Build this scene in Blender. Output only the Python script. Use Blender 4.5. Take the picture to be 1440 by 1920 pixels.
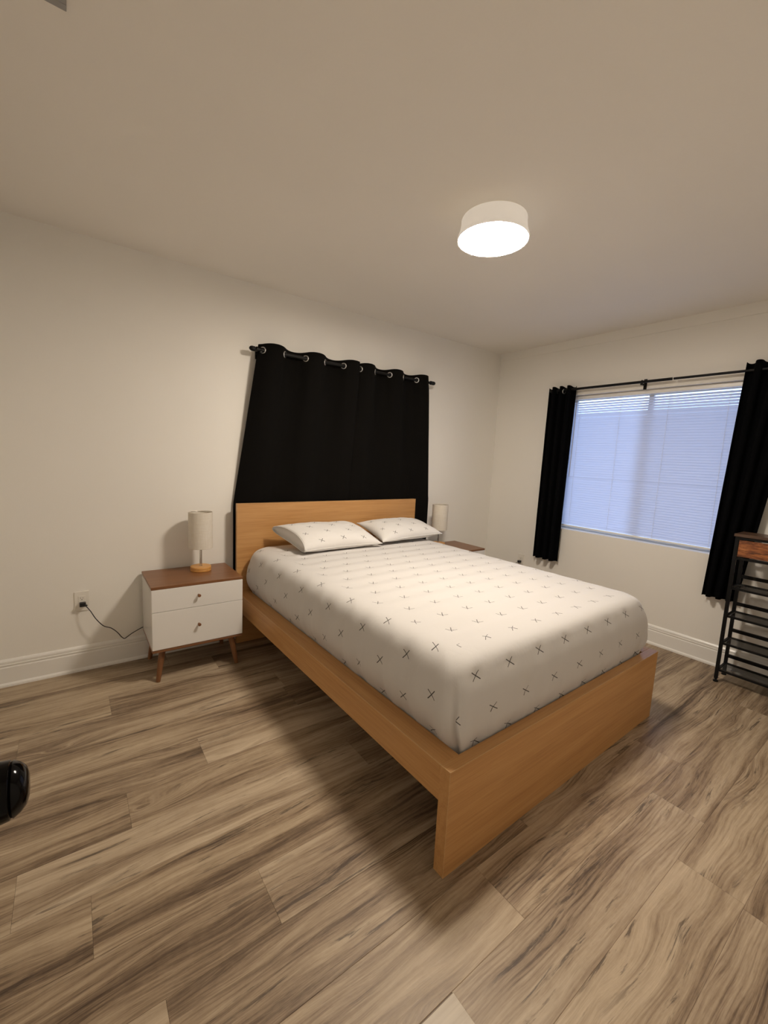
import bpy, bmesh, math, random
from mathutils import Vector, Matrix, noise
random.seed(7)
S = bpy.context.scene
for o in list(bpy.data.objects):
    bpy.data.objects.remove(o, do_unlink=True)
COL = S.collection
R = math.radians

# ------------------------------------------------------------------ camera
FPX = 792.09
YAW, PITCH, ROLL = 0.63937, -0.12736, 0.04806
cam_d = bpy.data.cameras.new('camera')
cam = bpy.data.objects.new('camera', cam_d)
COL.objects.link(cam)
cam_d.sensor_fit = 'HORIZONTAL'
cam_d.sensor_width = 36.0
cam_d.lens = FPX / 1440 * 36.0
cam_d.clip_start = 0.02
f = Vector((math.sin(YAW) * math.cos(PITCH), math.cos(YAW) * math.cos(PITCH), math.sin(PITCH)))
r0 = Vector((math.cos(YAW), -math.sin(YAW), 0))
u0 = r0.cross(f)
rr = math.cos(ROLL) * r0 + math.sin(ROLL) * u0
uu = -math.sin(ROLL) * r0 + math.cos(ROLL) * u0
M = Matrix.Identity(4)
for i in range(3):
    M[i][0], M[i][1], M[i][2] = rr[i], uu[i], -f[i]
M.translation = Vector((-0.3592, -3.031, 1.3752))
cam.matrix_world = M
S.camera = cam

# ------------------------------------------------------------------ world, exposure
S.view_settings.view_transform = 'Standard'
S.view_settings.look = 'None'
S.view_settings.gamma = 1.0
S.view_settings.use_curve_mapping = False
S.view_settings.exposure = 0.0
SKY_STRENGTH = 5.7
LAMP_STRENGTH = 157.0
LAMP_COLOUR = (1.0, 0.885, 0.755, 1)
W_ = bpy.data.worlds.new('dusk_sky')
S.world = W_
W_.use_nodes = True
wn = W_.node_tree
wn.nodes.clear()
wo = wn.nodes.new('ShaderNodeOutputWorld')
wb = wn.nodes.new('ShaderNodeBackground')
wtc = wn.nodes.new('ShaderNodeTexCoord')
wsep = wn.nodes.new('ShaderNodeSeparateXYZ')
wr = wn.nodes.new('ShaderNodeValToRGB')
wn.links.new(wtc.outputs['Generated'], wsep.inputs[0])
wmr = wn.nodes.new('ShaderNodeMapRange')
wmr.inputs[1].default_value = -0.15
wmr.inputs[2].default_value = 0.6
wn.links.new(wsep.outputs[2], wmr.inputs[0])
wn.links.new(wmr.outputs[0], wr.inputs[0])
wr.color_ramp.elements[0].position = 0.0
wr.color_ramp.elements[0].color = (0.13, 0.16, 0.26, 1)
wr.color_ramp.elements[1].position = 1.0
wr.color_ramp.elements[1].color = (0.30, 0.48, 1.0, 1)
e = wr.color_ramp.elements.new(0.3)
e.color = (0.50, 0.66, 1.0, 1)
wn.links.new(wr.outputs[0], wb.inputs[0])
wb.inputs[1].default_value = SKY_STRENGTH
wn.links.new(wb.outputs[0], wo.inputs[0])

# ------------------------------------------------------------------ helpers
class MB:
    """collects shapes and links them as one mesh object"""
    def __init__(self):
        self.bm = bmesh.new()

    def box(self, x0, x1, y0, y1, z0, z1, bev=0.0, seg=1, mat=None):
        r = bmesh.ops.create_cube(self.bm, size=1.0)
        v = r['verts']
        m = Matrix.Translation(((x0 + x1) / 2, (y0 + y1) / 2, (z0 + z1) / 2)) @ Matrix.Diagonal((abs(x1 - x0), abs(y1 - y0), abs(z1 - z0), 1))
        bmesh.ops.transform(self.bm, matrix=m, verts=v)
        if bev > 0:
            ed = list({e for q in v for e in q.link_edges})
            g = bmesh.ops.bevel(self.bm, geom=ed, offset=bev, segments=seg, affect='EDGES', profile=0.7)
            v = list({q for fc in g['faces'] for q in fc.verts} | {q for q in v if q.is_valid})
        if mat is not None:
            bmesh.ops.transform(self.bm, matrix=mat, verts=v)
        return self

    def lathe(self, prof, seg=48, origin=(0, 0, 0), axis='Z', mat=None, a0=0, a1=2 * math.pi):
        rings = []
        new = []
        for (r, z) in prof:
            if r < 1e-6:
                q = self.bm.verts.new((0, 0, z)); new.append(q)
                rings.append([q])
            else:
                ring = []
                for i in range(seg):
                    a = 2 * math.pi * i / seg
                    q = self.bm.verts.new((r * math.cos(a), r * math.sin(a), z))
                    ring.append(q); new.append(q)
                rings.append(ring)
        for k in range(len(rings) - 1):
            A, B = rings[k], rings[k + 1]
            for i in range(seg):
                j = (i + 1) % seg
                if len(A) == 1 and len(B) == 1: continue
                if len(A) == 1: self.bm.faces.new((A[0], B[j], B[i]))
                elif len(B) == 1: self.bm.faces.new((A[i], A[j], B[0]))
                else: self.bm.faces.new((A[i], A[j], B[j], B[i]))
        m = Matrix.Identity(4)
        if axis == 'X': m = Matrix.Rotation(R(90), 4, 'Y')
        if axis == 'Y': m = Matrix.Rotation(R(-90), 4, 'X')
        m = Matrix.Translation(origin) @ m
        if mat is not None: m = mat @ m
        bmesh.ops.transform(self.bm, matrix=m, verts=new)
        return self

    def tube(self, pts, rad, seg=10, cap=True):
        pts = [Vector(p) for p in pts]
        n = len(pts)
        rings = []
        prev = None
        for i, p in enumerate(pts):
            t = (pts[min(i + 1, n - 1)] - pts[max(i - 1, 0)]).normalized()
            if prev is None:
                a = Vector((0, 0, 1)) if abs(t.z) < .9 else Vector((1, 0, 0))
                nrm = t.cross(a).normalized()
            else:
                nrm = (prev - t * prev.dot(t)).normalized()
            prev = nrm
            b = t.cross(nrm)
            rd = rad[i] if isinstance(rad, (list, tuple)) else rad
            rings.append([self.bm.verts.new(p + rd * (math.cos(2 * math.pi * k / seg) * nrm + math.sin(2 * math.pi * k / seg) * b)) for k in range(seg)])
        for A, B in zip(rings, rings[1:]):
            for k in range(seg):
                j = (k + 1) % seg
                self.bm.faces.new((A[k], A[j], B[j], B[k]))
        if cap:
            self.bm.faces.new(rings[0][::-1]); self.bm.faces.new(rings[-1])
        return self

    def torus(self, c, R_, r_, nrm, seg=28, s2=8):
        nrm = Vector(nrm).normalized()
        q = nrm.to_track_quat('Z', 'Y').to_matrix()
        ring = []
        for i in range(seg):
            a = 2 * math.pi * i / seg
            row = []
            for j in range(s2):
                b = 2 * math.pi * j / s2
                p = Vector(((R_ + r_ * math.cos(b)) * math.cos(a), (R_ + r_ * math.cos(b)) * math.sin(a), r_ * math.sin(b)))
                row.append(self.bm.verts.new(Vector(c) + q @ p))
            ring.append(row)
        for i in range(seg):
            for j in range(s2):
                A, B = ring[i], ring[(i + 1) % seg]
                self.bm.faces.new((A[j], B[j], B[(j + 1) % s2], A[(j + 1) % s2]))
        return self

    def prism(self, prof, a, b, axis):
        """extrude a closed 2-D profile (offset from wall, height) between a and b along axis"""
        def P(d, z, t):
            return (t, d, z) if axis == 'X' else (d, t, z)
        A = [self.bm.verts.new(P(d, z, a)) for d, z in prof]
        B = [self.bm.verts.new(P(d, z, b)) for d, z in prof]
        n = len(prof)
        for i in range(n):
            j = (i + 1) % n
            self.bm.faces.new((A[i], A[j], B[j], B[i]))
        self.bm.faces.new(A[::-1]); self.bm.faces.new(B)
        return self

    def build(self, name, mat, parent=None, smooth=False, loc=None, rotz=0.0, label=None):
        bmesh.ops.recalc_face_normals(self.bm, faces=self.bm.faces)
        me = bpy.data.meshes.new(name)
        self.bm.to_mesh(me); self.bm.free()
        return link(name, me, mat, parent, smooth, loc, rotz, label)


def link(name, me, mat, parent=None, smooth=False, loc=None, rotz=0.0, label=None):
    me.materials.append(mat)
    if smooth:
        for p in me.polygons: p.use_smooth = True
        if smooth == 'auto':
            try:
                me.set_sharp_from_angle(angle=R(38))
            except Exception:
                pass
    o = bpy.data.objects.new(name, me)
    COL.objects.link(o)
    if parent is not None: o.parent = parent
    if loc is not None: o.location = loc
    o.rotation_euler.z = rotz
    if label: o['label'] = label
    return o


def thing(name, label, cat, loc=(0, 0, 0), rotz=0.0, group=None):
    o = bpy.data.objects.new(name, None)
    COL.objects.link(o)
    o.empty_display_size = .05
    o.location = loc
    o.rotation_euler.z = rotz
    o['label'] = label; o['category'] = cat
    if group: o['group'] = group
    return o


def tag(o, label, cat, group=None, kind=None):
    o['label'] = label; o['category'] = cat
    if group: o['group'] = group
    if kind: o['kind'] = kind
    return o


def struct(o, label=None, cat=None):
    o['kind'] = 'structure'
    if label: o['label'] = label
    if cat: o['category'] = cat
    return o


def copy_tree(o, parent=None, loc=None):
    c = o.copy(); COL.objects.link(c)
    c.parent = parent
    if loc is not None: c.location = loc
    for ch in [q for q in bpy.data.objects if q.parent == o]:
        copy_tree(ch, c)
    return c

# ---- materials
class NT:
    def __init__(self, name):
        self.m = bpy.data.materials.new(name)
        self.m.use_nodes = True
        self.t = self.m.node_tree
        self.b = self.t.nodes['Principled BSDF']
        self.out = self.t.nodes['Material Output']
    def n(self, typ, **kw):
        q = self.t.nodes.new(typ)
        for k, v in kw.items(): setattr(q, k, v)
        return q
    def l(self, a, b): self.t.links.new(a, b)
    def set(self, sock, v):
        if hasattr(v, 'default_value') or isinstance(v, bpy.types.NodeSocket): self.l(v, sock)
        else: sock.default_value = v
    def math(self, op, a, b=None, c=None, clamp=False):
        q = self.n('ShaderNodeMath', operation=op); q.use_clamp = clamp
        self.set(q.inputs[0], a)
        if b is not None: self.set(q.inputs[1], b)
        if c is not None: self.set(q.inputs[2], c)
        return q.outputs[0]
    def coord(self, which='Object'):
        return self.n('ShaderNodeTexCoord').outputs[which]
    def mapping(self, v, scale=(1, 1, 1), loc=(0, 0, 0), rot=(0, 0, 0)):
        q = self.n('ShaderNodeMapping'); self.l(v, q.inputs[0])
        q.inputs['Scale'].default_value = scale
        self.set(q.inputs['Location'], loc)
        q.inputs['Rotation'].default_value = rot
        return q.outputs[0]
    def noise(self, v, scale=5, detail=4, rough=.5, dist=0.0):
        q = self.n('ShaderNodeTexNoise'); self.l(v, q.inputs['Vector'])
        q.inputs['Scale'].default_value = scale; q.inputs['Detail'].default_value = detail
        q.inputs['Roughness'].default_value = rough; q.inputs['Distortion'].default_value = dist
        return q.outputs['Fac']
    def ramp(self, fac, stops, interp='LINEAR'):
        q = self.n('ShaderNodeValToRGB'); self.l(fac, q.inputs[0])
        cr = q.color_ramp; cr.interpolation = interp
        while len(cr.elements) < len(stops): cr.elements.new(.5)
        for el, (p, c) in zip(cr.elements, stops):
            el.position = p
            el.color = (c, c, c, 1) if isinstance(c, (int, float)) else (*c, 1)
        return q.outputs[0]
    def mix(self, fac, a, b, mode='MIX'):
        q = self.n('ShaderNodeMix', data_type='RGBA', blend_type=mode)
        self.set(q.inputs[0], fac)
        self.set(q.inputs[6], (*a, 1) if isinstance(a, tuple) and len(a) == 3 else a)
        self.set(q.inputs[7], (*b, 1) if isinstance(b, tuple) and len(b) == 3 else b)
        return q.outputs[2]
    def bump(self, h, strength=.3, dist=.001):
        q = self.n('ShaderNodeBump'); self.l(h, q.inputs['Height'])
        q.inputs['Strength'].default_value = strength; q.inputs['Distance'].default_value = dist
        self.l(q.outputs[0], self.b.inputs['Normal'])
    def base(self, c, rough=.5, metal=0, spec=None):
        self.set(self.b.inputs['Base Color'], (*c, 1) if isinstance(c, tuple) and len(c) == 3 else c)
        self.set(self.b.inputs['Roughness'], rough)
        self.b.inputs['Metallic'].default_value = metal
        if spec is not None: self.b.inputs['Specular IOR Level'].default_value = spec
        return self


def m_paint(name, col, rough=.6, bump=.15, sc=180, spec=None):
    t = NT(name)
    v = t.coord('Object')
    n = t.noise(v, sc, 3)
    n2 = t.noise(v, 1.3, 2)
    c = t.mix(t.ramp(n2, [(.3, 0.0), (.7, 1.0)]), tuple(x * .985 for x in col), tuple(min(1, x * 1.015) for x in col))
    t.base(c, rough, spec=spec)
    t.bump(n, bump, .0008)
    return t.m

MWALL = m_paint('painted_wall', (.885, .855, .79), .5, .25, 140, .35)
MCEIL = m_paint('painted_ceiling', (.885, .84, .765), .75, .25, 120, .2)
MTRIM = m_paint('white_trim_paint', (.88, .86, .81), .3, .02, 60)
MWHITE = m_paint('white_lacquer', (.86, .84, .80), .12, .01, 20, .5)
MPLASTIC = m_paint('white_plastic', (.84, .80, .72), .35, .01, 50)
MSLOT = m_paint('dark_slot', (.02, .02, .02), .6, .01, 50)
MBLACKPL = m_paint('black_plastic', (.012, .012, .013), .35, .02, 60)
MBLACKMT = m_paint('black_powder_coated_metal', (.006, .006, .006), .45, .05, 300, .22)
MGREYVENT = m_paint('grey_vent_metal', (.33, .32, .31), .5, .05, 60)
MKNOBBLK = m_paint('oil_rubbed_bronze', (.003, .0025, .0025), .10, .01, 30, .12)


def m_metal(name, col, rough):
    t = NT(name)
    v = t.coord('Object')
    n = t.noise(v, 40, 2)
    t.base(col, t.math('MULTIPLY_ADD', n, .08, rough), 1.0)
    return t.m
MCHROME = m_metal('brushed_chrome', (.72, .70, .67), .16)
MNICKEL = m_metal('satin_nickel_ring', (.62, .61, .60), .28)


def m_wood(name, cols, axis='X', rough=.42, sc=1.0, contrast=1.0):
    t = NT(name)
    v = t.coord('Object')
    st = {'X': (.9, 16, 16), 'Y': (16, .9, 16), 'Z': (16, 16, .9)}[axis]
    st2 = {'X': (3.0, 150, 150), 'Y': (150, 3.0, 150), 'Z': (150, 150, 3.0)}[axis]
    a = t.noise(t.mapping(v, tuple(x * sc for x in st)), 1.6, 5, .6, .6)
    b = t.noise(t.mapping(v, tuple(x * sc for x in st2)), 1.0, 3, .7)
    mixv = t.math('MULTIPLY_ADD', b, .45 * contrast, t.math('MULTIPLY', a, 1.0 - .45 * contrast))
    c = t.ramp(mixv, [(.30, cols[0]), (.5, cols[1]), (.72, cols[2])])
    t.base(c, rough)
    t.bump(b, .12, .0006)
    return t.m

OAK = [(.42, .200, .062), (.545, .287, .102), (.63, .357, .142)]
MOAKX = m_wood('oak_veneer_lengthways', OAK, 'X')
MOAKY = m_wood('oak_veneer_along_rail', OAK, 'Y')
WAL = [(.150, .060, .022), (.215, .092, .036), (.275, .125, .052)]
MWALNUT = m_wood('walnut_veneer', WAL, 'X', .35)
MWALNUTZ = m_wood('walnut_leg', WAL, 'Z', .35)
MLAMPWOOD = m_wood('honey_wood', [(.52, .24, .06), (.66, .33, .09), (.74, .40, .13)], 'X', .4)
MEDGE = m_wood('pale_edge_band', [(.55, .34, .15), (.62, .40, .19), (.68, .46, .23)], 'X')


def m_rustic(name):
    t = NT(name)
    v = t.coord('Object')
    a = t.noise(t.mapping(v, (12, 3.2, 14)), 1.6, 6, .68, .8)
    b = t.noise(t.mapping(v, (60, 10, 70)), 1.5, 5, .75, .3)
    c = t.ramp(t.math('MULTIPLY_ADD', b, .45, t.math('MULTIPLY', a, .6)),
               [(.36, (.02, .010, .006)), (.47, (.17, .05, .015)), (.58, (.42, .15, .045)), (.72, (.56, .24, .09))])
    t.base(c, .5); t.bump(b, .2, .001)
    return t.m
MRUSTIC = m_rustic('rustic_brown_board')
MRUSTOP = m_wood('dark_rustic_top', [(.035, .018, .010), (.085, .045, .026), (.14, .08, .05)], 'Y', .4)


def m_fabric(name, col, rough=.9, wsc=900, bump=.25, sheen=.2, spec=.3):
    t = NT(name)
    v = t.coord('Object')
    n = t.noise(t.mapping(v, (1, 1, .25)), wsc * .35, 2)
    n2 = t.noise(v, 6, 3)
    c = t.mix(n2, tuple(x * .85 for x in col), tuple(min(1, x * 1.15) for x in col))
    t.base(c, rough, spec=spec)
    t.b.inputs['Sheen Weight'].default_value = sheen
    t.b.inputs['Sheen Roughness'].default_value = .5
    t.bump(n, bump, .0006)
    return t.m
MCURT = m_fabric('black_blackout_cloth', (.0040, .0034, .0027), .95, 700, .2, 0.0, .12)
MCURT2 = m_fabric('blue_black_blackout_cloth', (.0016, .0017, .0022), .95, 700, .2, 0.0, .08)


def m_shade(name):
    t = NT(name)
    v = t.coord('Object')
    a = t.noise(t.mapping(v, (220, 220, 18)), 1.0, 2, .6)
    b = t.noise(t.mapping(v, (18, 18, 420)), 1.0, 2, .6)
    w = t.math('MULTIPLY', t.math('ADD', a, b), .5)
    c = t.ramp(w, [(.30, (.80, .735, .62)), (.70, (.92, .87, .78))])
    t.base(c, .9)
    t.bump(w, .3, .0006)
    tr = t.n('ShaderNodeBsdfTranslucent'); t.l(c, tr.inputs[0])
    mx = t.n('ShaderNodeMixShader'); mx.inputs[0].default_value = .22
    t.l(t.b.outputs[0], mx.inputs[1]); t.l(tr.outputs[0], mx.inputs[2]); t.l(mx.outputs[0], t.out.inputs[0])
    return t.m
MSHADE = m_shade('linen_lamp_shade')


def m_sheet(name, marks=True, au=.035, av=-1.925, pu=.16, pv=.2615, rot=-37, half=.0245, wid=.0016, tint=(.64, .615, .585)):
    t = NT(name)
    uv = t.coord('UV')
    sep = t.n('ShaderNodeSeparateXYZ'); t.l(uv, sep.inputs[0])
    U, V = sep.outputs[0], sep.outputs[1]
    ca, sa = math.cos(R(rot)), math.sin(R(rot))
    masks = []
    for (ou, ov) in ((0, 0), (.5, .5)):
        fu = t.math('FRACT', t.math('ADD', t.math('DIVIDE', t.math('SUBTRACT', U, au), pu), .5 + ou + 40))
        fv = t.math('FRACT', t.math('ADD', t.math('DIVIDE', t.math('SUBTRACT', V, av), pv), .5 + ov + 40))
        lu = t.math('MULTIPLY', t.math('SUBTRACT', fu, .5), pu)
        lv = t.math('MULTIPLY', t.math('SUBTRACT', fv, .5), pv)
        p = t.math('ADD', t.math('MULTIPLY', lu, ca), t.math('MULTIPLY', lv, sa))
        q = t.math('SUBTRACT', t.math('MULTIPLY', lv, ca), t.math('MULTIPLY', lu, sa))
        p = t.math('ABSOLUTE', p); q = t.math('ABSOLUTE', q)
        b1 = t.math('MULTIPLY', t.math('LESS_THAN', p, half), t.math('LESS_THAN', q, wid))
        b2 = t.math('MULTIPLY', t.math('LESS_THAN', q, half * .8), t.math('LESS_THAN', p, wid))
        masks.append(t.math('MAXIMUM', b1, b2))
    mask = t.math('MAXIMUM', masks[0], masks[1])
    ob = t.coord('Object')
    wv = t.noise(ob, 900, 2)
    big = t.noise(t.mapping(ob, (1, 1, .35)), 14, 4, .55, .6)
    col = t.mix(mask, tint, (.05, .045, .04))
    t.base(col, .85)
    t.b.inputs['Sheen Weight'].default_value = .15
    h = t.math('ADD', t.math('MULTIPLY', wv, .05), t.math('ADD', t.math('MULTIPLY', big, 1.0), t.math('MULTIPLY', mask, .08)))
    t.bump(h, .35, .006)
    return t.m
MSHEET = m_sheet('white_cotton_with_stitched_crosses')
MCASE = m_sheet('pillowcase_cotton_with_stitched_crosses', au=.06, av=.14, pu=.17, pv=.19, half=.023, wid=.0017, tint=(.74, .715, .68))
MPLAINSHEET = m_fabric('plain_white_cotton', (.68, .66, .62), .85, 900, .2, .1)
MCORE = m_fabric('dark_mattress_underside', (.02, .02, .022), .9, 600, .2, .1)


def m_floor(name):
    t = NT(name)
    v = t.coord('Object')
    at = t.n('ShaderNodeAttribute'); at.attribute_name = 'plank'
    rnd = at.outputs['Vector']
    sp = t.n('ShaderNodeSeparateXYZ'); t.l(rnd, sp.inputs[0])
    off = t.n('ShaderNodeVectorMath', operation='SCALE'); t.l(rnd, off.inputs[0]); off.inputs['Scale'].default_value = 23.0
    add = t.n('ShaderNodeVectorMath', operation='ADD'); t.l(v, add.inputs[0]); t.l(off.outputs[0], add.inputs[1])
    p = add.outputs[0]
    # slow warp so the grain flows round knots
    field = t.noise(t.mapping(p, (1.5, 6.0, 1)), 1.0, 2, .5)
    kn = t.n('ShaderNodeTexVoronoi'); t.l(t.mapping(p, (1.35, 4.6, 1)), kn.inputs['Vector']); kn.inputs['Scale'].default_value = 1.0
    kd = kn.outputs['Distance']
    knot = t.ramp(kd, [(.0, 1.0), (.12, .45), (.34, 0.0)])
    sepp = t.n('ShaderNodeSeparateXYZ'); t.l(p, sepp.inputs[0])
    wy = t.math('ADD', sepp.outputs[1], t.math('ADD', t.math('MULTIPLY', field, .085), t.math('MULTIPLY', knot, .085)))
    cmb = t.n('ShaderNodeCombineXYZ'); t.l(sepp.outputs[0], cmb.inputs[0])
    t.l(wy, cmb.inputs[1]); t.l(sepp.outputs[2], cmb.inputs[2])
    pw = cmb.outputs[0]
    broad = t.noise(t.mapping(pw, (.8, 12, 1)), 1.0, 4, .6)
    mid = t.noise(t.mapping(pw, (3.2, 70, 1)), 1.0, 6, .74)
    fine = t.noise(t.mapping(pw, (14, 300, 1)), 1.0, 3, .8)
    saw = t.noise(t.mapping(p, (38, 9, 1)), 1.0, 3, .7)
    rings = t.math('POWER', t.math('MULTIPLY_ADD', t.math('SINE', t.math('MULTIPLY', wy, 520.0)), .5, .5), 2.5)
    g = t.math('MULTIPLY', broad, .50)
    g = t.math('MULTIPLY_ADD', mid, .33, g)
    g = t.math('MULTIPLY_ADD', fine, .16, g)
    g = t.math('MULTIPLY_ADD', saw, .03, g)
    ringamt = t.ramp(t.noise(t.mapping(p, (1.1, 5, 1)), 1.0, 2), [(.50, 0.0), (.62, 1.0)])
    ringamt = t.math('MAXIMUM', ringamt, t.math('MULTIPLY', knot, .9))
    g = t.math('SUBTRACT', g, t.math('MULTIPLY', t.math('MULTIPLY', rings, .045), t.math('MULTIPLY_ADD', knot, .9, ringamt)))
    g = t.math('ADD', g, t.math('MULTIPLY', t.math('SUBTRACT', sp.outputs[0], .5), .095))
    col = t.ramp(g, [(.35, (.060, .036, .020)), (.42, (.165, .110, .066)), (.48, (.300, .216, .136)), (.54, (.410, .312, .204)), (.66, (.57, .455, .315))])
    # dark cracks, long and ragged
    cr = t.noise(t.mapping(pw, (3.4, 42, 1)), 1.0, 6, .70, .3)
    gate = t.ramp(t.noise(t.mapping(p, (1.7, 7, 1)), 1.0, 2), [(.48, 0.0), (.60, 1.0)])
    crm = t.math('MULTIPLY', t.ramp(cr, [(.375, 1.0), (.44, 0.0)]), gate)
    knd = t.ramp(kd, [(.012, 1.0), (.05, 0.0)])
    dark = t.math('MAXIMUM', crm, t.math('MULTIPLY', knd, .85))
    col = t.mix(t.math('MULTIPLY', dark, .72), col, (.04, .025, .017))
    # slightly greyer or browner boards
    col = t.mix(t.math('MULTIPLY', sp.outputs[1], .30), col, t.mix(1.0, col, (.95, .98, 1.08), 'MULTIPLY'))
    rough = t.math('MULTIPLY_ADD', fine, .18, .36)
    t.base(col, rough, spec=.42)
    t.bump(t.math('ADD', t.math('MULTIPLY', fine, .6), t.math('MULTIPLY', mid, .5)), .35, .0015)
    return t.m
MFLOOR = m_floor('greige_vinyl_plank')
MSUB = m_paint('plank_joint', (.05, .035, .024), .8, .01, 50)
MPALE = m_wood('pale_threshold_plank', [(.36, .285, .19), (.46, .375, .26), (.54, .45, .32)], 'X', .4, .6)


def m_emit(name, col, s):
    t = NT(name)
    em = t.n('ShaderNodeEmission'); em.inputs[0].default_value = col; em.inputs[1].default_value = s
    t.l(em.outputs[0], t.out.inputs[0])
    return t.m
MDIFF = m_emit('lit_acrylic_diffuser', LAMP_COLOUR, LAMP_STRENGTH)


def m_sleeve(name):
    t = NT(name)
    t.base((.86, .84, .80), .4)
    t.b.inputs['Emission Color'].default_value = LAMP_COLOUR
    t.b.inputs['Emission Strength'].default_value = .30
    return t.m
MSLEEVE = m_sleeve('glowing_translucent_sleeve')


def m_blind(name):
    t = NT(name)
    v = t.coord('Object')
    n = t.noise(t.mapping(v, (1, 2, 1)), 3, 2)
    t.base(t.mix(n, (.66, .65, .66), (.70, .69, .70)), .45)
    tr = t.n('ShaderNodeBsdfTranslucent'); tr.inputs[0].default_value = (.80, .80, .88, 1)
    mx = t.n('ShaderNodeMixShader'); mx.inputs[0].default_value = .50
    t.l(t.b.outputs[0], mx.inputs[1]); t.l(tr.outputs[0], mx.inputs[2]); t.l(mx.outputs[0], t.out.inputs[0])
    return t.m
MBLIND = m_blind('white_translucent_slat')


def m_glass(name):
    t = NT(name)
    tr = t.n('ShaderNodeBsdfTransparent'); tr.inputs[0].default_value = (.93, .96, .96, 1)
    gl = t.n('ShaderNodeBsdfGlossy'); gl.inputs['Roughness'].default_value = .02
    fr = t.n('ShaderNodeFresnel'); fr.inputs[0].default_value = 1.45
    mx = t.n('ShaderNodeMixShader')
    t.l(fr.outputs[0], mx.inputs[0]); t.l(tr.outputs[0], mx.inputs[1]); t.l(gl.outputs[0], mx.inputs[2]); t.l(mx.outputs[0], t.out.inputs[0])
    return t.m
MGLASS = m_glass('window_glass')
def m_screen(name):
    t = NT(name)
    t.base((.03, .03, .03), .8)
    tr = t.n('ShaderNodeBsdfTransparent')
    mx = t.n('ShaderNodeMixShader'); mx.inputs[0].default_value = .86
    t.l(t.b.outputs[0], mx.inputs[1]); t.l(tr.outputs[0], mx.inputs[2]); t.l(mx.outputs[0], t.out.inputs[0])
    return t.m
MSCREEN = m_screen('grey_insect_screen')


def m_mesh(name):
    t = NT(name)
    v = t.coord('Object')
    n = t.noise(v, 500, 1)
    t.base((.035, .033, .031), .7)
    tr = t.n('ShaderNodeBsdfTransparent')
    mx = t.n('ShaderNodeMixShader')
    t.l(t.math('MULTIPLY_ADD', n, .1, .42), mx.inputs[0])
    t.l(t.b.outputs[0], mx.inputs[1]); t.l(tr.outputs[0], mx.inputs[2]); t.l(mx.outputs[0], t.out.inputs[0])
    return t.m
MMESH = m_mesh('black_mesh_fabric')

# ------------------------------------------------------------------ room shell
XL, XR, YB, YF, H = -0.82, 3.339, 0.0, -3.17, 2.5136
T = .16
WY0, WY1, WZ0, WZ1 = -2.12, -0.80, 0.795, 2.018       # window opening in the right wall

# floor planks: one mesh, per-plank random attribute
def build_floor():
    bm = bmesh.new()
    lay = bm.loops.layers.float_color.new('plank')
    rows = [0.18 - .0, -0.01, -0.21, -0.41, -0.61, -0.815, -1.03, -1.23, -1.42, -1.62, -1.82, -2.02, -2.225, -2.42, -2.61, -2.80, -3.0, -3.2]
    joint = {-0.41: -.24, -1.03: .078, -1.23: -.231, -1.42: -.547, -1.82: .09, -2.02: -.218, -2.225: .705, -2.42: .39, -2.61: 1.34, -0.61: .62, -0.815: -.62, -1.62: .86, -2.80: .1, -0.21: .35, -0.01: .1, -3.0: .8}
    L = 1.22
    for a, b in zip(rows, rows[1:]):
        j = joint.get(a, random.random() * L)
        k0 = math.floor((XL - .1 - j) / L)
        x = j + k0 * L
        while x < XR + .1:
            xa, xb = max(x, XL - .05), min(x + L, XR + .05)
            if xb > xa + .001 and b < .05:
                rc = (random.random(), random.random(), random.random(), 1)
                ya, yb = min(a, .05), b
                g, bv, d = .0002, .0012, .0006
                o_ = [(xa + g, yb + g, -d), (xb - g, yb + g, -d), (xb - g, ya - g, -d), (xa + g, ya - g, -d)]
                i_ = [(xa + bv, yb + bv, 0), (xb - bv, yb + bv, 0), (xb - bv, ya - bv, 0), (xa + bv, ya - bv, 0)]
                O = [bm.verts.new(q) for q in o_]; I = [bm.verts.new(q) for q in i_]
                fs = [bm.faces.new(I)]
                for q in range(4):
                    fs.append(bm.faces.new((O[q], O[(q + 1) % 4], I[(q + 1) % 4], I[q])))
                for fc in fs:
                    for lp in fc.loops: lp[lay] = rc
            x += L
    me = bpy.data.meshes.new('floor'); bm.to_mesh(me); bm.free()
    o = link('floor', me, MFLOOR)
    struct(o)
    s = MB().box(XL - .05, XR + .05, YF - .05, .05, -.08, -.0012).build('floor_underlay', MSUB, o)
build_floor()

struct(MB().box(XL - T, XR + T, YF - T, YB + T, H, H + .12).build('ceiling', MCEIL))
struct(MB().box(XL - T, XR + T, 0, T, -.08, H).build('wall_back', MWALL))
struct(MB().box(XL - T, XL, YF - T, 0, -.08, H).build('wall_left', MWALL))
struct(MB().box(XL, XR, YF - T, YF, -.08, H).build('wall_front', MWALL))
m = MB()
m.box(XR, XR + T, YF - T, WY0, -.08, H)
m.box(XR, XR + T, WY1, 0, -.08, H)
m.box(XR, XR + T, WY0, WY1, -.08, WZ0)
m.box(XR, XR + T, WY0, WY1, WZ1, H)
struct(m.build('wall_right', MWALL))
struct(MB().box(XR - .007, XR, YF, 0, 2.436, H).build('trim_1', MWALL))

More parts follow.
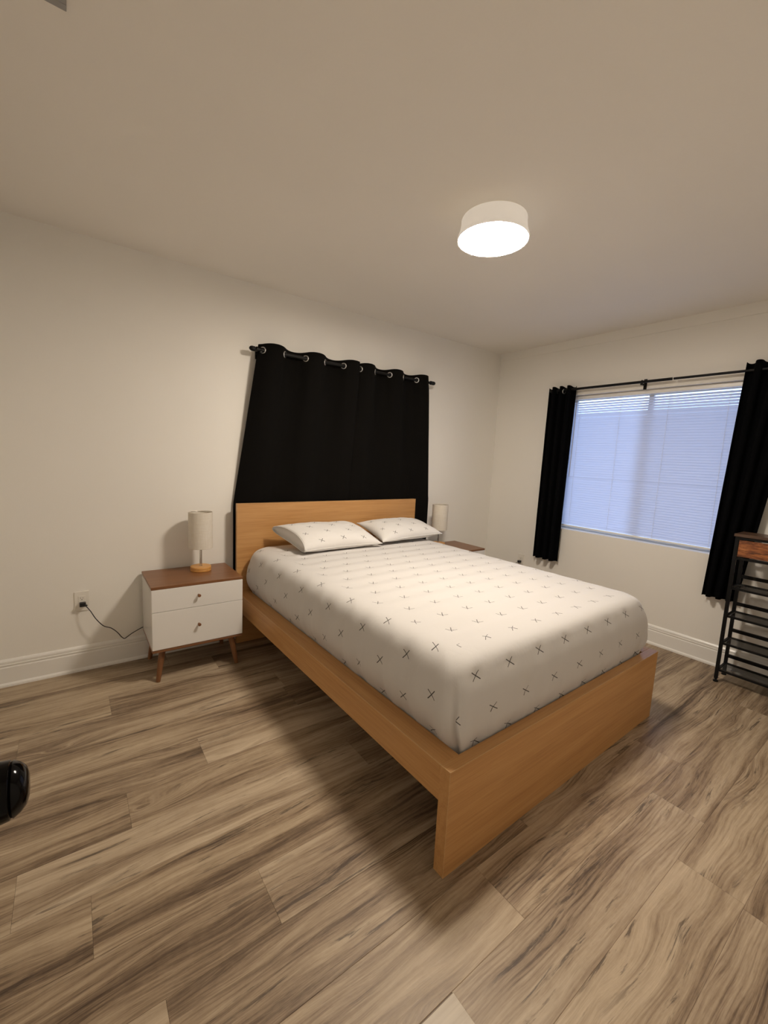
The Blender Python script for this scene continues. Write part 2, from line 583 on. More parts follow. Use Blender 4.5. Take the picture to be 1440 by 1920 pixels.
def base_prof(d=1):
    q = [(0, 0), (.024, 0), (.024, .006), (.0225, .013), (.0165, .019), (.0140, .021), (.0140, .108), (.0120, .112), (.0105, .1125), (.0105, .1165), (.0135, .120),
         (.0135, .127), (.0105, .1285), (.0105, .1325), (.0120, .135), (.0110, .144), (.006, .152), (0, .155)]
    return q
struct(MB().prism([(-a, z) for a, z in base_prof()], XL, XR, 'X').build('baseboard_back', MTRIM))
struct(MB().prism([(XR - a, z) for a, z in base_prof()], YF, -.0135, 'Y').build('baseboard_right', MTRIM))
struct(MB().prism([(XL + a, z) for a, z in base_prof()], YF, -.0135, 'Y').build('baseboard_left', MTRIM))

# pale threshold plank at the doorway edge of the floor
struct(MB().box(-.42, .392, -2.606, -2.424, -.001, .0035, .0012).build('trim_2', MPALE),
       None, None)

# open bedroom door beside the camera, only its knob is in view
door = struct(MB().box(-.530, -.494, -3.165, -2.43, .012, 2.04, .002).build('door_1', MTRIM))
kx, ky, kz = -.4265, -2.545, 1.052
kn = MB()
kn.lathe([(0, .029), (.012, .0285), (.020, .0262), (.0255, .0215), (.0288, .0165), (.0296, .0150), (.0284, .0138), (.0306, .0122), (.0316, .005), (.0314, -.002), (.029, -.011), (.0235, -.019),
          (.016, -.025), (.0115, -.029), (.0105, -.045), (.018, -.052), (.031, -.056), (.033, -.062), (.033, -.070), (0, -.070)], 56, (0, 0, 0), 'X',
         mat=Matrix.Translation((kx, ky, kz)) @ Matrix.Scale(.84, 4))
kn.build('door_knob', MKNOBBLK, door, 'auto', label='glossy dark bronze round knob')

# ------------------------------------------------------------------ window, blind
wm = MB()
fx0, fx1 = XR + .118, XR + .152
fw = .034
wm.box(fx0, fx1, WY0, WY1, WZ0, WZ0 + fw, .003)
wm.box(fx0, fx1, WY0, WY1, WZ1 - fw, WZ1, .003)
wm.box(fx0, fx1, WY0, WY0 + fw, WZ0 + fw, WZ1 - fw, .003)
wm.box(fx0, fx1, WY1 - fw, WY1, WZ0 + fw, WZ1 - fw, .003)
win = struct(wm.build('window_1', MTRIM))
MB().box(fx0, fx1, -1.480, -1.445, WZ0 + fw, WZ1 - fw, .003).build('meeting_stile', MTRIM, win)
for a, b in ((WY0 + fw, -1.480), (-1.445, WY1 - fw)):
    MB().box(XR + .130, XR + .134, a, b, WZ0 + fw, WZ1 - fw).build('window_pane', MGLASS, win)

MB().box(XR + .154, XR + .1545, WY0 + .01, -1.462, WZ0 + .01, WZ1 - .01).build('insect_screen', MSCREEN, win)
bx = XR + .062
by0, by1 = WY0 + .012, WY1 - .012
bl = thing('window_blind', 'white horizontal mini blind, nearly closed, glowing blue in the right-hand window', 'window blind', (bx, (by0 + by1) / 2, WZ0))
BL0 = Vector((bx, (by0 + by1) / 2, WZ0))
def loc_box(m_, x0, x1, y0, y1, z0, z1, bev=0): m_.box(x0 - BL0.x, x1 - BL0.x, y0 - BL0.y, y1 - BL0.y, z0 - BL0.z, z1 - BL0.z, bev)
m = MB(); loc_box(m, bx - .018, bx + .02, by0, by1, WZ1 - .034, WZ1 - .002, .002); m.build('headrail', MTRIM, bl)
# slats
bm = bmesh.new()
pitch, sw, th = .0205, .0250, R(62)
z = WZ0 + .052
zi = 0
while z < WZ1 - .045:
    tt = th - R(15) * max(0.0, min(1.0, (z - 1.82) / .14))
    sag = .0
    if abs(z - 1.285) < pitch / 2: tt = th - R(10)
    na = 4
    prev = None
    tw = random.uniform(-.02, .02)
    jit = random.uniform(-.0004, .0004)
    for k in range(na + 1):
        s = (k / na - .5) * sw
        crown = .0016 * (1 - (2 * k / na - 1) ** 2)
        dx = s * math.cos(tt + tw) - crown * math.sin(tt)
        dz = s * math.sin(tt + tw) + crown * math.cos(tt) + jit
        a = bm.verts.new((dx, by0 - BL0.y, z + dz - BL0.z)); b = bm.verts.new((dx, by1 - BL0.y, z + dz - BL0.z))
        if prev: bm.faces.new((prev[0], prev[1], b, a))
        prev = (a, b)
    z += pitch
me = bpy.data.meshes.new('slats'); bm.to_mesh(me); bm.free()
so = link('slats', me, MBLIND, bl, True)
m = MB(); loc_box(m, bx - .013, bx + .013, by0, by1, WZ0 + .024, WZ0 + .038, .002); m.build('bottom_rail', MTRIM, bl)
for yy in (-.905, -1.26, -1.62, -2.0):
    m = MB()
    for dx in (-.0125, .0125):
        m.tube([(dx, yy - BL0.y, .036), (dx, yy - BL0.y, WZ1 - WZ0 - .03)], .0009, 6)
    m.build('ladder_cord', MPLASTIC, bl)
MB().tube([(-.022, -.868 - BL0.y, 1.285 - BL0.z), (-.022, -.872 - BL0.y, 1.965 - BL0.z)], .0032, 8).build('tilt_wand', MPLASTIC, bl)

# ------------------------------------------------------------------ curtains
def curtain(name, label, axis, fixed, top, bot, ztop, zbot, ncross, amp, ph, mat, group, shape, gcross, seed, knee=.5):
    """axis: direction the curtain spreads; top/bot: (a,b) ends; shape(z)->(centre offset, amp scale)"""
    root = thing(name, label, 'curtain', ((top[0] + top[1]) / 2, fixed, zbot) if axis == 'X' else (fixed, (top[0] + top[1]) / 2, zbot), 0, group)
    O = root.location.copy()
    NS, NZ = 30 * ncross, 60
    bm = bmesh.new()
    rows = []
    def pos(s, t):
        zz = zbot + (ztop - zbot) * t
        c, asc = shape(zz)
        te = max(0.0, (zz - knee) / (ztop - knee))
        a = bot[0] + (top[0] - bot[0]) * te
        b = bot[1] + (top[1] - bot[1]) * te
        wob = noise.noise(Vector((s * 3.1 + seed, t * 1.7, seed))) * .22 * (1 - t)
        phs = math.pi * ncross * s + ph + wob * 2.0
        A = amp * asc * (1 + .35 * noise.noise(Vector((s * 4 + seed * 2, t * .9, 3))) * (1 - t))
        d = A * math.sin(phs) + .0015 * noise.noise(Vector((s * 30, t * 9, seed)))
        e = a + (b - a) * s - .18 * A * math.sin(2 * phs)
        zt = zz
        if t > .999: zt = zz - .007 * math.sin(phs)
        return (e, c + d, zt)
    for j in range(NZ + 1):
        t = j / NZ
        row = []
        for i in range(NS + 1):
            e, d, zt = pos(i / NS, t)
            if axis == 'X': p = (e - O.x, d + fixed - O.y, zt - O.z)
            else: p = (fixed + d - O.x, e - O.y, zt - O.z)
            row.append(bm.verts.new(p))
        rows.append(row)
    for j in range(NZ):
        for i in range(NS):
            bm.faces.new((rows[j][i], rows[j][i + 1], rows[j + 1][i + 1], rows[j + 1][i]))
    me = bpy.data.meshes.new('curtain_panel'); bm.to_mesh(me); bm.free()
    o = link('curtain_panel', me, mat, root, True)
    sm = o.modifiers.new('t', 'SOLIDIFY'); sm.thickness = .0022; sm.offset = 0
    tz = (RODZ - zbot) / (ztop - zbot)
    for k in gcross:
        s = (k * math.pi - ph) / (math.pi * ncross)
        if not -.001 <= s <= 1.001: continue
        p0 = Vector(pos(max(0, s - .006), tz)); p1 = Vector(pos(min(1, s + .006), tz)); pc = (p0 + p1) / 2
        tan = (p1 - p0)
        if axis == 'X': n_ = Vector((-tan.y, tan.x, 0)); c_ = Vector((pc.x - O.x, pc.y + fixed - O.y, RODZ - O.z))
        else: n_ = Vector((tan.x, -tan.y, 0)); c_ = Vector((fixed + pc.y - O.x, pc.x - O.y, RODZ - O.z)); n_ = Vector((tan.x, -tan.y, 0))
        MB().torus(c_, .0195, .0042, n_, 30, 8).build('grommet', MNICKEL, root, True, label='satin silver metal eyelet ring')
    return root

RODZ = 2.068
def shape_back(z):
    k = max(0.0, min(1.0, (z - 1.04) / .95))
    return (1 - k) * .053, .42 + .58 * k
curtain('curtain', 'left half of the black grommet curtain hanging behind the headboard', 'X', -.082, (.700, 1.502), (.548, 1.485), 2.112, .50, 5, .037,
        math.pi * -.22 + math.pi, MCURT, 'black curtains behind the bed', shape_back, range(0, 7), 1.3, 1.0)
curtain('curtain', 'right half of the black curtain behind the headboard, next to the far lamp', 'X', -.082, (1.495, 2.232), (1.462, 2.385), 2.112, .50, 5, .035,
        math.pi * -.22 + math.pi, MCURT, 'black curtains behind the bed', shape_back, range(0, 7), 5.1, 1.0)

def rod(name, label, axis, fixed, a, b, z, rad, fin, brackets, wall):
    root = thing(name, label, 'curtain rod', (a, fixed, z) if axis == 'X' else (fixed, a, z))
    def P(t, d=0, dz=0): return (t - a, d, dz) if axis == 'X' else (d, t - a, dz)
    MB().tube([P(a), P((a + b) / 2)], rad, 20).tube([P((a + b) / 2 - .01), P(b)], rad * .84, 20).build('pole', MBLACKMT, root, 'auto')
    sg = 1 if b > a else -1
    for q, s in ((a, -sg), (b, sg)):
        prof = [(0, -.006), (rad * 1.35, -.004), (rad * 1.35, .006), (rad * .95, .010), (rad * 1.3, .018), (fin, .030), (fin * 1.02, .036), (fin * .8, .047), (fin * .4, .053), (0, .054)]
        mm = Matrix.Translation(P(q)) @ (Matrix.Rotation(R(90) * s, 4, 'Y') if axis == 'X' else Matrix.Rotation(R(-90) * s, 4, 'X'))
        MB().lathe(prof, 28, mat=mm).build('finial', MBLACKMT, root, 'auto')
    for q in brackets:
        m = MB()
        w = wall - fixed
        if axis == 'X':
            m.box(q - a - .006, q - a + .006, min(0, w), max(0, w), -.022, -.012, .001)
            m.box(q - a - .011, q - a + .011, w - .004, w, -.05, .03, .001)
            m.box(q - a - .006, q - a + .006, -.012, .014, -.022, -.008, .001)
            m.torus(P(q), rad + .0025, .0025, (1, 0, 0))
        else:
            m.box(0, w, q - a - .006, q - a + .006, -.022, -.012, .001)
            m.box(w - .004, w, q - a - .012, q - a + .012, -.05, .03, .001)
            m.box(-.012, .014, q - a - .006, q - a + .006, -.024, -.008, .001)
            m.torus(P(q), rad + .0025, .0025, (0, 1, 0))
        m.build('bracket', MBLACKMT, root)
    return root
rod('curtain_rod', 'black metal curtain rod with ball ends above the headboard', 'X', -.082, .690, 2.290, RODZ, .0125, .0165, (.715, 2.245), -.001)

WX = XR - .066
RODZ_B = RODZ
def shape_w(z): return 0.0, 1.0
RODZ = 2.050
def shape_wl(z): return (0.0 if z > 1.0 else .0), 1.0
curtain('curtain', 'narrow black curtain gathered on the left side of the window', 'Y', WX, (-.905, -.650), (-.888, -.640), 2.090, .485, 7, .030,
        .25, MCURT2, 'black curtains at the window', shape_w, (3,), 9.7)
curtain('curtain', 'black curtain gathered on the right side of the window, beside the shoe rack', 'Y', WX, (-2.40, -2.095), (-2.225, -2.035), 2.115, .505, 7, .024,
        .25, MCURT2, 'black curtains at the window', shape_w, (), 12.4)
rod('curtain_rod', 'long black curtain rod spanning above the window with blinds', 'Y', WX, -.71, -2.62, 2.062, .0105, .016, (-.74, -1.455, -2.44), XR - .001)

# ------------------------------------------------------------------ bed
BX, BY, BROT = .5518, -.1051, .0140
BWD, BLN, HH, FH, RB = 1.640, 2.085, 1.013, .386, .2525
bed = thing('bed_frame', 'oak veneer bed frame with tall headboard and low solid footboard', 'bed frame', (BX, BY, 0), BROT)
MB().box(0, BWD, 0, .030, 0, HH, .0012).build('headboard', MOAKX, bed)
MB().box(0, BWD, -BLN, -BLN + .046, 0, FH, .0012).build('footboard', MOAKX, bed)
for sx in (0, 1):
    m = MB()
    xa, xb = (0.0, .088) if sx == 0 else (BWD - .088, BWD)
    xo = .004
    m.box(xa, xb, -BLN + .0462, -.0005, FH - .022, FH - .0005, .0012)
    m.box(xa + (xo if sx == 0 else 0), xb - (xo if sx == 1 else 0), -BLN + .0462, -.0005, RB, FH - .0222, .0008)
    m.build('side_rail', MOAKY, bed)
MB().box(.089, BWD - .089, -BLN + .047, -.001, .262, .286, .001).build('mattress_support', MOAKX, bed)
MB().box(.78, .86, -BLN + .047, -.001, .20, .2615, .001).build('centre_beam', MOAKY, bed)
MB().box(.79, .85, -1.08, -1.02, 0, .1995, .001).build('centre_leg', MOAKX, bed)
m = MB()
m.box(-.0004, .0006, -BLN - .0004, -BLN + .0010, 0.001, FH, 0)
m.box(0, BWD, -BLN - .0004, -BLN + .0012, FH - .0010, FH + .0004, 0)
m.box(-.0004, .0016, -BLN, -.002, FH - .0018, FH + .0005, 0)
m.box(-.0004, .0012, -.0006, .0008, FH + .01, HH, 0)
m.box(0, BWD, -.0006, .0012, HH - .001, HH + .0004, 0)
m.build('edge_banding', MEDGE, bed, label='pale thin veneer edge line')

# ---- mattress with its fitted quilt
mat = thing('mattress', 'thick mattress under a white quilt stitched with small dark crosses', 'mattress', (BX, BY, 0), BROT)
MX0, MX1, MY0, MY1 = .047, 1.595, -2.052, -.006
PROF = [(.150, .706), (.125, .705), (.100, .7025), (.080, .698), (.064, .691), (.050, .681), (.038, .667), (.028, .649), (.020, .627), (.013, .601), (.007, .572), (.002, .540), (.0, .508), (.003, .482), (.010, .457), (.020, .433), (.032, .410), (.044, .389), (.047, .372), (.047, .340), (.047, .292)]
def lat(U, V):
    d = 0
    for ou, ov in ((0, 0), (.5, .5)):
        a = ((U - .035) / .16 + .5 + ou) % 1 - .5
        b = ((V + 1.925) / .2615 + .5 + ov) % 1 - .5
        r2 = (a * .16) ** 2 + (b * .2615) ** 2
        d -= math.exp(-r2 / .00042)
    # puffed lozenges between the stitches
    return d * .0055 + .0035 * math.cos(2 * math.pi * (V + 1.925) / .13075) * -1
def build_quilt():
    bm = bmesh.new()
    uvl = bm.loops.layers.uv.new('UVMap')
    ix0, ix1 = MX0 + PROF[0][0], MX1 - PROF[0][0]
    iy0, iy1 = MY0 + PROF[0][0], MY1 - PROF[0][0]
    NX, NY = 110, 156
    vinfo = {}
    def top_pos(x, y):
        cx, cy = (x - ix0) / (ix1 - ix0), (y - iy0) / (iy1 - iy0)
        crown = .010 * (1 - (2 * cx - 1) ** 4) * (1 - (2 * cy - 1) ** 4)
        fade = min(1, max(0, min(cx, 1 - cx, cy, 1 - cy) / .05))
        return PROF[0][1] + crown + lat(x, y) * (.35 + .65 * fade) + .003 * noise.noise(Vector((x * 3, y * 3, 1)))
    grid = []
    for j in range(NY + 1):
        row = []
        for i in range(NX + 1):
            x = ix0 + (ix1 - ix0) * i / NX; y = iy0 + (iy1 - iy0) * j / NY
            v = bm.verts.new((x, y, top_pos(x, y))); vinfo[v] = (x, y)
            row.append(v)
        grid.append(row)
    for j in range(NY):
        for i in range(NX):
            fc = bm.faces.new((grid[j][i], grid[j][i + 1], grid[j + 1][i + 1], grid[j + 1][i]))
            for lp in fc.loops: lp[uvl].uv = vinfo[lp.vert]
    # perimeter
    per = []
    for i in range(NX): per.append((grid[0][i], 'F', i / NX))
    for j in range(NY): per.append((grid[j][NX], 'R', j / NY))
    for i in range(NX): per.append((grid[NY][NX - i], 'B', i / NX))
    for j in range(NY): per.append((grid[NY - j][0], 'L', j / NY))
    NP = len(per)
    arc = [0.0]
    for a, b in zip(PROF, PROF[1:]): arc.append(arc[-1] + math.hypot(a[0] - b[0], a[1] - b[1]))
    rings = [[q[0] for q in per]]
    for k in range(1, len(PROF)):
        ins, z = PROF[k]
        ring = []
        for q, side, t in per:
            px, py = q.co.x, q.co.y
            ca, cb = (px - ix0) / (ix1 - ix0), (py - iy0) / (iy1 - iy0)
            insF = ins if z > .54 else ins * .40
            X0, X1, Y0, Y1 = MX0 + ins, MX1 - ins, MY0 + insF, MY1 - ins * .3 - (.0 if z < .6 else (.02 + (.703 - z) * -.05))
            x = X0 + (X1 - X0) * ca; y = Y0 + (Y1 - Y0) * cb
            # rounded vertical corner
            rc = max(.002, min(.070, 1.15 * (.150 - ins))) if z > .52 else .070 - .03 * min(1, (.52 - z) / .1)
            for cx, sx in ((X0, 1), (X1, -1)):
                for cy, sy in ((Y0, 1), (Y1, -1)):
                    dx, dy = (x - cx) * sx, (y - cy) * sy
                    if dx < rc and dy < rc:
                        # map boundary L-shape to an arc
                        tt = .5 * (1 - dy / rc) if dx < 1e-6 or dx < dy else .5 + .5 * (dx / rc - 0) if False else None
                        if dx <= dy: ang = (1 - dy / rc) * math.pi / 4
                        else: ang = math.pi / 2 - (1 - dx / rc) * math.pi / 4
                        x = cx + sx * (rc - rc * math.cos(ang)); y = cy + sy * (rc - rc * math.sin(ang))
            if side == 'L': U, V = ix0 - arc[k], py
            elif side == 'R': U, V = ix1 + arc[k], py
            elif side == 'F': U, V = px, iy0 - arc[k]
            else: U, V = px, iy1 + arc[k]
            nx = {'L': -1, 'R': 1}.get(side, 0); ny = {'F': -1, 'B': 1}.get(side, 0)
            d = lat(U, V) * .8
            low = max(0, min(1, (.66 - z) / .2))
            s_ = py if side in 'LR' else px
            d += low * (.006 * noise.noise(Vector((s_ * 17, z * 2.5, 4.0))) + .0045 * noise.noise(Vector((s_ * 38, z * 5, 9.0))))
            # gathered pleat at the foot corners
            edge = min(ca * (ix1 - ix0), (1 - ca) * (ix1 - ix0)) + min(cb * (iy1 - iy0), (1 - cb) * (iy1 - iy0))
            if cb < .5 and side == 'F': d += low * (.010 * math.exp(-(edge / .03) ** 2) - .006 * math.exp(-((edge - .07) / .03) ** 2))
            if cb < .5 and side in 'LR': d += low * (-.020 * math.exp(-(edge / .022) ** 2) + .006 * math.exp(-((edge - .06) / .03) ** 2))
            if z < .33: d = min(d, 0)
            d = min(d, .004) if z < .39 else d
            zz = z + (.003 * noise.noise(Vector((s_ * 25, 0, 2))) if .36 < z < .42 else 0)
            ring.append(bm.verts.new((x + nx * d, y + ny * d, zz)))
        rings.append(ring)
    for k in range(len(PROF) - 1):
        for i in range(NP):
            j = (i + 1) % NP
            side = per[i][1]
            fc = bm.faces.new((rings[k][i], rings[k + 1][i], rings[k + 1][j], rings[k][j]))
            a, b = per[i][0].co, per[j][0].co
            def UVf(c, kk):
                if side == 'L': return (ix0 - arc[kk], c.y)
                if side == 'R': return (ix1 + arc[kk], c.y)
                if side == 'F': return (c.x, iy0 - arc[kk])
                return (c.x, iy1 + arc[kk])
            uvs = [UVf(a, k), UVf(a, k + 1), UVf(b, k + 1), UVf(b, k)]
            for lp, q in zip(fc.loops, uvs): lp[uvl].uv = q
    bmesh.ops.recalc_face_normals(bm, faces=bm.faces)
    me = bpy.data.meshes.new('quilt'); bm.to_mesh(me); bm.free()
    link('quilt', me, MSHEET, mat, True)
build_quilt()
MB().box(.118, 1.522, -2.010, -.03, .287, .52, .03, 3).build('mattress_core', MCORE, mat, label='dark mattress underside')

# ---- pillows
def pillow(name, label, FL, FR, BR, BL, tt, tb, open_left, seed):
    FL, FR, BR, BL = map(Vector, (FL, FR, BR, BL))
    c0 = (FL + FR + BR + BL) / 4
    root = thing(name, label, 'pillow', c0, 0, 'pillows at the head of the bed')
    nrm = ((FR - FL).cross(BL - FL)).normalized()
    wid, dep = (FR - FL).length, (BL - FL).length
    N, Mq = 64, 44
    bm = bmesh.new(); uvl = bm.loops.layers.uv.new('UVMap')
    def hs(s):
        if s < 0 and open_left: return .60 + .40 * math.sqrt(max(0, 1 - abs(s) ** 2.4))
        return max(0, 1 - abs(s) ** 2.6) ** .50
    def base(s, t):
        a, b = (s + 1) / 2, (t + 1) / 2
        p = FL * (1 - a) * (1 - b) + FR * a * (1 - b) + BR * a * b + BL * (1 - a) * b
        # stuffed pillows draw their edges in between the corners
        ux = (FR - FL).normalized(); uy = (BL - FL).normalized()
        p = p - ux * .030 * s * (1 - t * t) * abs(s) ** 3 - uy * .016 * t * (1 - s * s) * abs(t) ** 3
        return p
    def P(s, t, top):
        h = hs(s) * max(0, 1 - abs(t) ** 2.4) ** .52
        w = noise.noise(Vector((s * 2.2 + seed, t * 2.0, top * 3.0))) * .010 + noise.noise(Vector((s * 7 + seed, t * 6.0, top))) * .003
        e = (1 - abs(s) ** 6) * (1 - abs(t) ** 6)
        return base(s, t) + nrm * ((tt if top else -tb) * h + w * e) - c0
    def mp(q): return math.sin(q * math.pi / 2) * .55 + q * .45
    G = {}
    for top in (1, 0):
        for j in range(Mq + 1):
            for i in range(N + 1):
                s, t = mp(2 * i / N - 1), mp(2 * j / Mq - 1)
                edge = j in (0, Mq) or (i == N) or (i == 0 and not open_left)
                if edge and top == 0: G[(0, i, j)] = G[(1, i, j)]
                else: G[(top, i, j)] = bm.verts.new(P(s, t, top))
    for top in (1, 0):
        for j in range(Mq):
            for i in range(N):
                vs = [G[(top, i, j)], G[(top, i + 1, j)], G[(top, i + 1, j + 1)], G[(top, i, j + 1)]]
                if top == 0: vs = vs[::-1]
                if len(set(vs)) < 4: continue
                try: fc = bm.faces.new(vs)
                except ValueError: continue
                key = {G[(top, i + a, j + b)]: ((mp(2 * (i + a) / N - 1) + 1) / 2 * wid, (mp(2 * (j + b) / Mq - 1) + 1) / 2 * dep * 1.15 + (0 if top else .37)) for a in (0, 1) for b in (0, 1)}
                for lp in fc.loops: lp[uvl].uv = key[lp.vert]
    if open_left:
        inn = {}
        ux = (FR - FL).normalized()
        for j in range(Mq + 1):
            for top in (1, 0):
                v = G[(top, 0, j)]
                mid = (G[(1, 0, j)].co + G[(0, 0, j)].co) / 2
                inn[(top, j)] = bm.verts.new(v.co * .86 + mid * .14 + ux * .016)
        for j in range(Mq):
            for top in (1, 0):
                vs = [G[(top, 0, j)], G[(top, 0, j + 1)], inn[(top, j + 1)], inn[(top, j)]]
                if len(set(vs)) == 4:
                    bm.faces.new(vs if top else vs[::-1])
            vs = [inn[(1, j)], inn[(1, j + 1)], inn[(0, j + 1)], inn[(0, j)]]
            bm.faces.new(vs)
    bmesh.ops.recalc_face_normals(bm, faces=bm.faces)
    me = bpy.data.meshes.new('pillowcase'); bm.to_mesh(me); bm.free()
    link('pillowcase', me, MCASE, root, True)
    # seam edging round the case
    pts = []
    K = 40
    for i in range(K + 1): pts.append(P(-1 + 2 * i / K, -1, 1))
    for i in range(1, K + 1): pts.append(P(1, -1 + 2 * i / K, 1))
    for i in range(1, K + 1): pts.append(P(1 - 2 * i / K, 1, 1))
    MB().tube(pts, .0042, 8).build('seam_edging', MPLAINSHEET, root, True)
    if open_left:
        a = [P(-1, -1 + 2 * i / K, 1) for i in range(K + 1)]
        b = [P(-1, 1 - 2 * i / K, 0) for i in range(1, K + 1)]
        MB().tube(a + b, .0030, 8).build('open_hem', MPLAINSHEET, root, True)
    return root
pillow('pillow', 'white pillow with dark crosses nearer the left side lamp, open end facing left', (.850, -.560, .744), (1.478, -.555, .746), (1.470, -.185, .825), (.775, -.185, .838), .088, .052, True, 3.3)
pillow('pillow', 'white pillow with dark crosses farther from the camera, beside the far lamp', (1.500, -.535, .750), (2.155, -.490, .762), (2.150, -.150, .815), (1.505, -.160, .835), .082, .052, False, 8.8)

# ------------------------------------------------------------------ nightstands
def nightstand():
    root = thing('nightstand', 'white two-drawer nightstand with walnut top left of the bed', 'nightstand', (.235, -.216, 0), 0, 'nightstands beside the bed')
    hw, hd = .2585, .196
    zt, zb = .584, .205
    MB().box(-hw, hw, -hd, hd, zt - .016, zt, .001).build('top', MWALNUT, root)
    m = MB()
    m.box(-hw + .001, -hw + .017, -hd + .0165, hd - .002, zb, zt - .0165, .0008)
    m.box(hw - .017, hw - .001, -hd + .0165, hd - .002, zb, zt - .0165, .0008)
    m.box(-hw + .0175, hw - .0175, hd - .010, hd - .002, zb, zt - .0165)
    m.box(-hw + .0175, hw - .0175, -hd + .02, hd - .011, zb, zb + .012)
    m.build('body', MWHITE, root)
    for (a, b) in ((.434, .5665), (.207, .4315)):
        d = MB().box(-hw + .0012, hw - .0012, -hd - .001, -hd + .016, a, b, .0012).build('drawer', MWHITE, root)
        kk = MB().lathe([(0, .026), (.006, .0258), (.0085, .0245), (.0095, .021), (.009, .017), (.0055, .012), (.0045, .006), (.006, .0), (0, 0)], 24, (-.006, -hd - .001, (a + b) / 2 + .006), 'Y', None)
        # lathe on Y axis points to -y
        kk.build('knob', MWALNUTZ, d, 'auto', label='small round walnut knob')
    MB().box(-hw + .001, hw - .001, -hd + .001, hd - .001, zb - .015, zb - .0005, .001).build('base_board', MWALNUT, root)
    for sx in (-1, 1):
        for sy in (-1, 1):
            tx, ty = sx * (hw - .060), sy * (hd - .050)
            fx_, fy_ = sx * (hw - .030), sy * (hd - .028)
            MB().tube([(tx, ty, zb - .0155), (tx + (fx_ - tx) * .5, ty + (fy_ - ty) * .5, .095), (fx_, fy_, 0.0)], [.019, .0165, .0125], 20).build('leg', MWALNUTZ, root, 'auto')
    for ya in (-hd + .040, hd - .056):
        MB().box(-hw + .045, hw - .045, ya, ya + .016, zb - .034, zb - .0155).build('leg_rail', MWALNUT, root)
    return root
ns = nightstand()
ns2 = copy_tree(ns, None, (2.459, -.300, 0))
ns2['label'] = 'walnut-topped nightstand beyond the bed, mostly hidden behind the mattress'

# fix knob direction (lathe on Y gives +y): rotated copies share one mesh, so flip the mesh once
for me in {o.data for o in bpy.data.objects if o.name.startswith('knob') and o.parent and o.parent.name.startswith('drawer')}:
    c_y = -.196 - .001
    for v in me.vertices: v.co.y = c_y - (v.co.y - c_y)
    me.flip_normals()

# ------------------------------------------------------------------ table lamps
def table_lamp():
    root = thing('table_lamp', 'unlit linen drum-shade lamp on the left nightstand by the wall outlet', 'table lamp', (.303, -.150, .584), 0, 'bedside lamps')
    MB().lathe([(0, 0.0005), (.0625, .0005), (.0635, .002), (.0635, .013), (.0628, .0142), (.0635, .0154), (.0635, .0275), (.062, .030), (0, .030)], 56).build('base', MLAMPWOOD, root, 'auto')
    MB().lathe([(0, .030), (.010, .030), (.010, .034), (.0075, .036), (.0075, .185), (.0, .185)], 24).build('stem', MCHROME, root, 'auto', label='slim chrome stem')
    r, z0, z1 = .0725, .152, .388
    sh = MB()
    sh.lathe([(r, z0), (r + .0008, z0 + .001), (r + .0008, z1 - .001), (r, z1), (r - .0012, z1), (r - .0018, z1 - .001), (r - .0018, z0 + .001), (r - .0012, z0), (r, z0)], 72)
    shade = sh.build('lamp_shade', MSHADE, root, 'auto')
    MB().torus((0, 0, z1 - .006), r - .003, .0016, (0, 0, 1), 56, 6).build('top_ring', MCHROME, shade)
    m = MB()
    m.torus((0, 0, z0 + .006), r - .003, .0016, (0, 0, 1), 56, 6)
    for k in range(3):
        a = 2 * math.pi * k / 3 + .4
        m.tube([(.008 * math.cos(a), .008 * math.sin(a), z0 + .03), ((r - .003) * math.cos(a), (r - .003) * math.sin(a), z0 + .008)], .0012, 6)
    m.build('shade_spider', MCHROME, shade)
    MB().lathe([(0, .185), (.014, .185), (.014, .215), (.010, .222), (.022, .245), (.028, .268), (.024, .29), (.012, .303), (0, .306)], 24).build('bulb', MPLASTIC, root, 'auto', label='unlit white bulb inside the shade')
    return root
tl = table_lamp()
tl2 = copy_tree(tl, None, (2.385, -.215, .584))
tl2['label'] = 'unlit linen drum-shade lamp on the far nightstand, half hidden by the pillow'

# ------------------------------------------------------------------ ceiling light
cl = thing('ceiling_light', 'round flush-mounted ceiling lamp, glowing white over the bed', 'ceiling light', (1.293, -1.570, H))
MB().lathe([(0, 0), (.150, 0), (.152, -.004), (.152, -.020), (.156, -.050), (.163, -.072), (.1655, -.079), (.1655, -.0905), (.1640, -.0915), (.1620, -.0905), (.1620, -.0805), (0, -.0805)], 96).build('housing', MSLEEVE, cl, 'auto', label='softly glowing white drum housing')
MB().lathe([(.1615, -.0812), (.1615, -.0895), (.158, -.0915), (.14, -.0935), (0, -.0945)], 96).build('diffuser', MDIFF, cl, 'auto', label='lit white diffuser')

# ------------------------------------------------------------------ ceiling vent, only a corner in view
cv = thing('ceiling_vent', 'grey ceiling air vent cut off by the top left corner', 'vent', (-.48, -1.545, H))
m = MB()
hx, hy = .155, .079
for a in ((-hx, hx, -hy, -hy + .022), (-hx, hx, hy - .022, hy), (-hx, -hx + .022, -hy + .022, hy - .022), (hx - .022, hx, -hy + .022, hy - .022)):
    m.box(a[0], a[1], a[2], a[3], -.006, 0, .001)
m.build('vent_frame', MGREYVENT, cv)
m = MB()
for i in range(7):
    yy = -hy + .03 + i * .0165
    m.box(-hx + .022, hx - .022, -.007, .007, -.0006, .0006, 0, 1, Matrix.Translation((0, yy, -.005)) @ Matrix.Rotation(R(35), 4, 'X'))
m.build('louvres', MGREYVENT, cv)

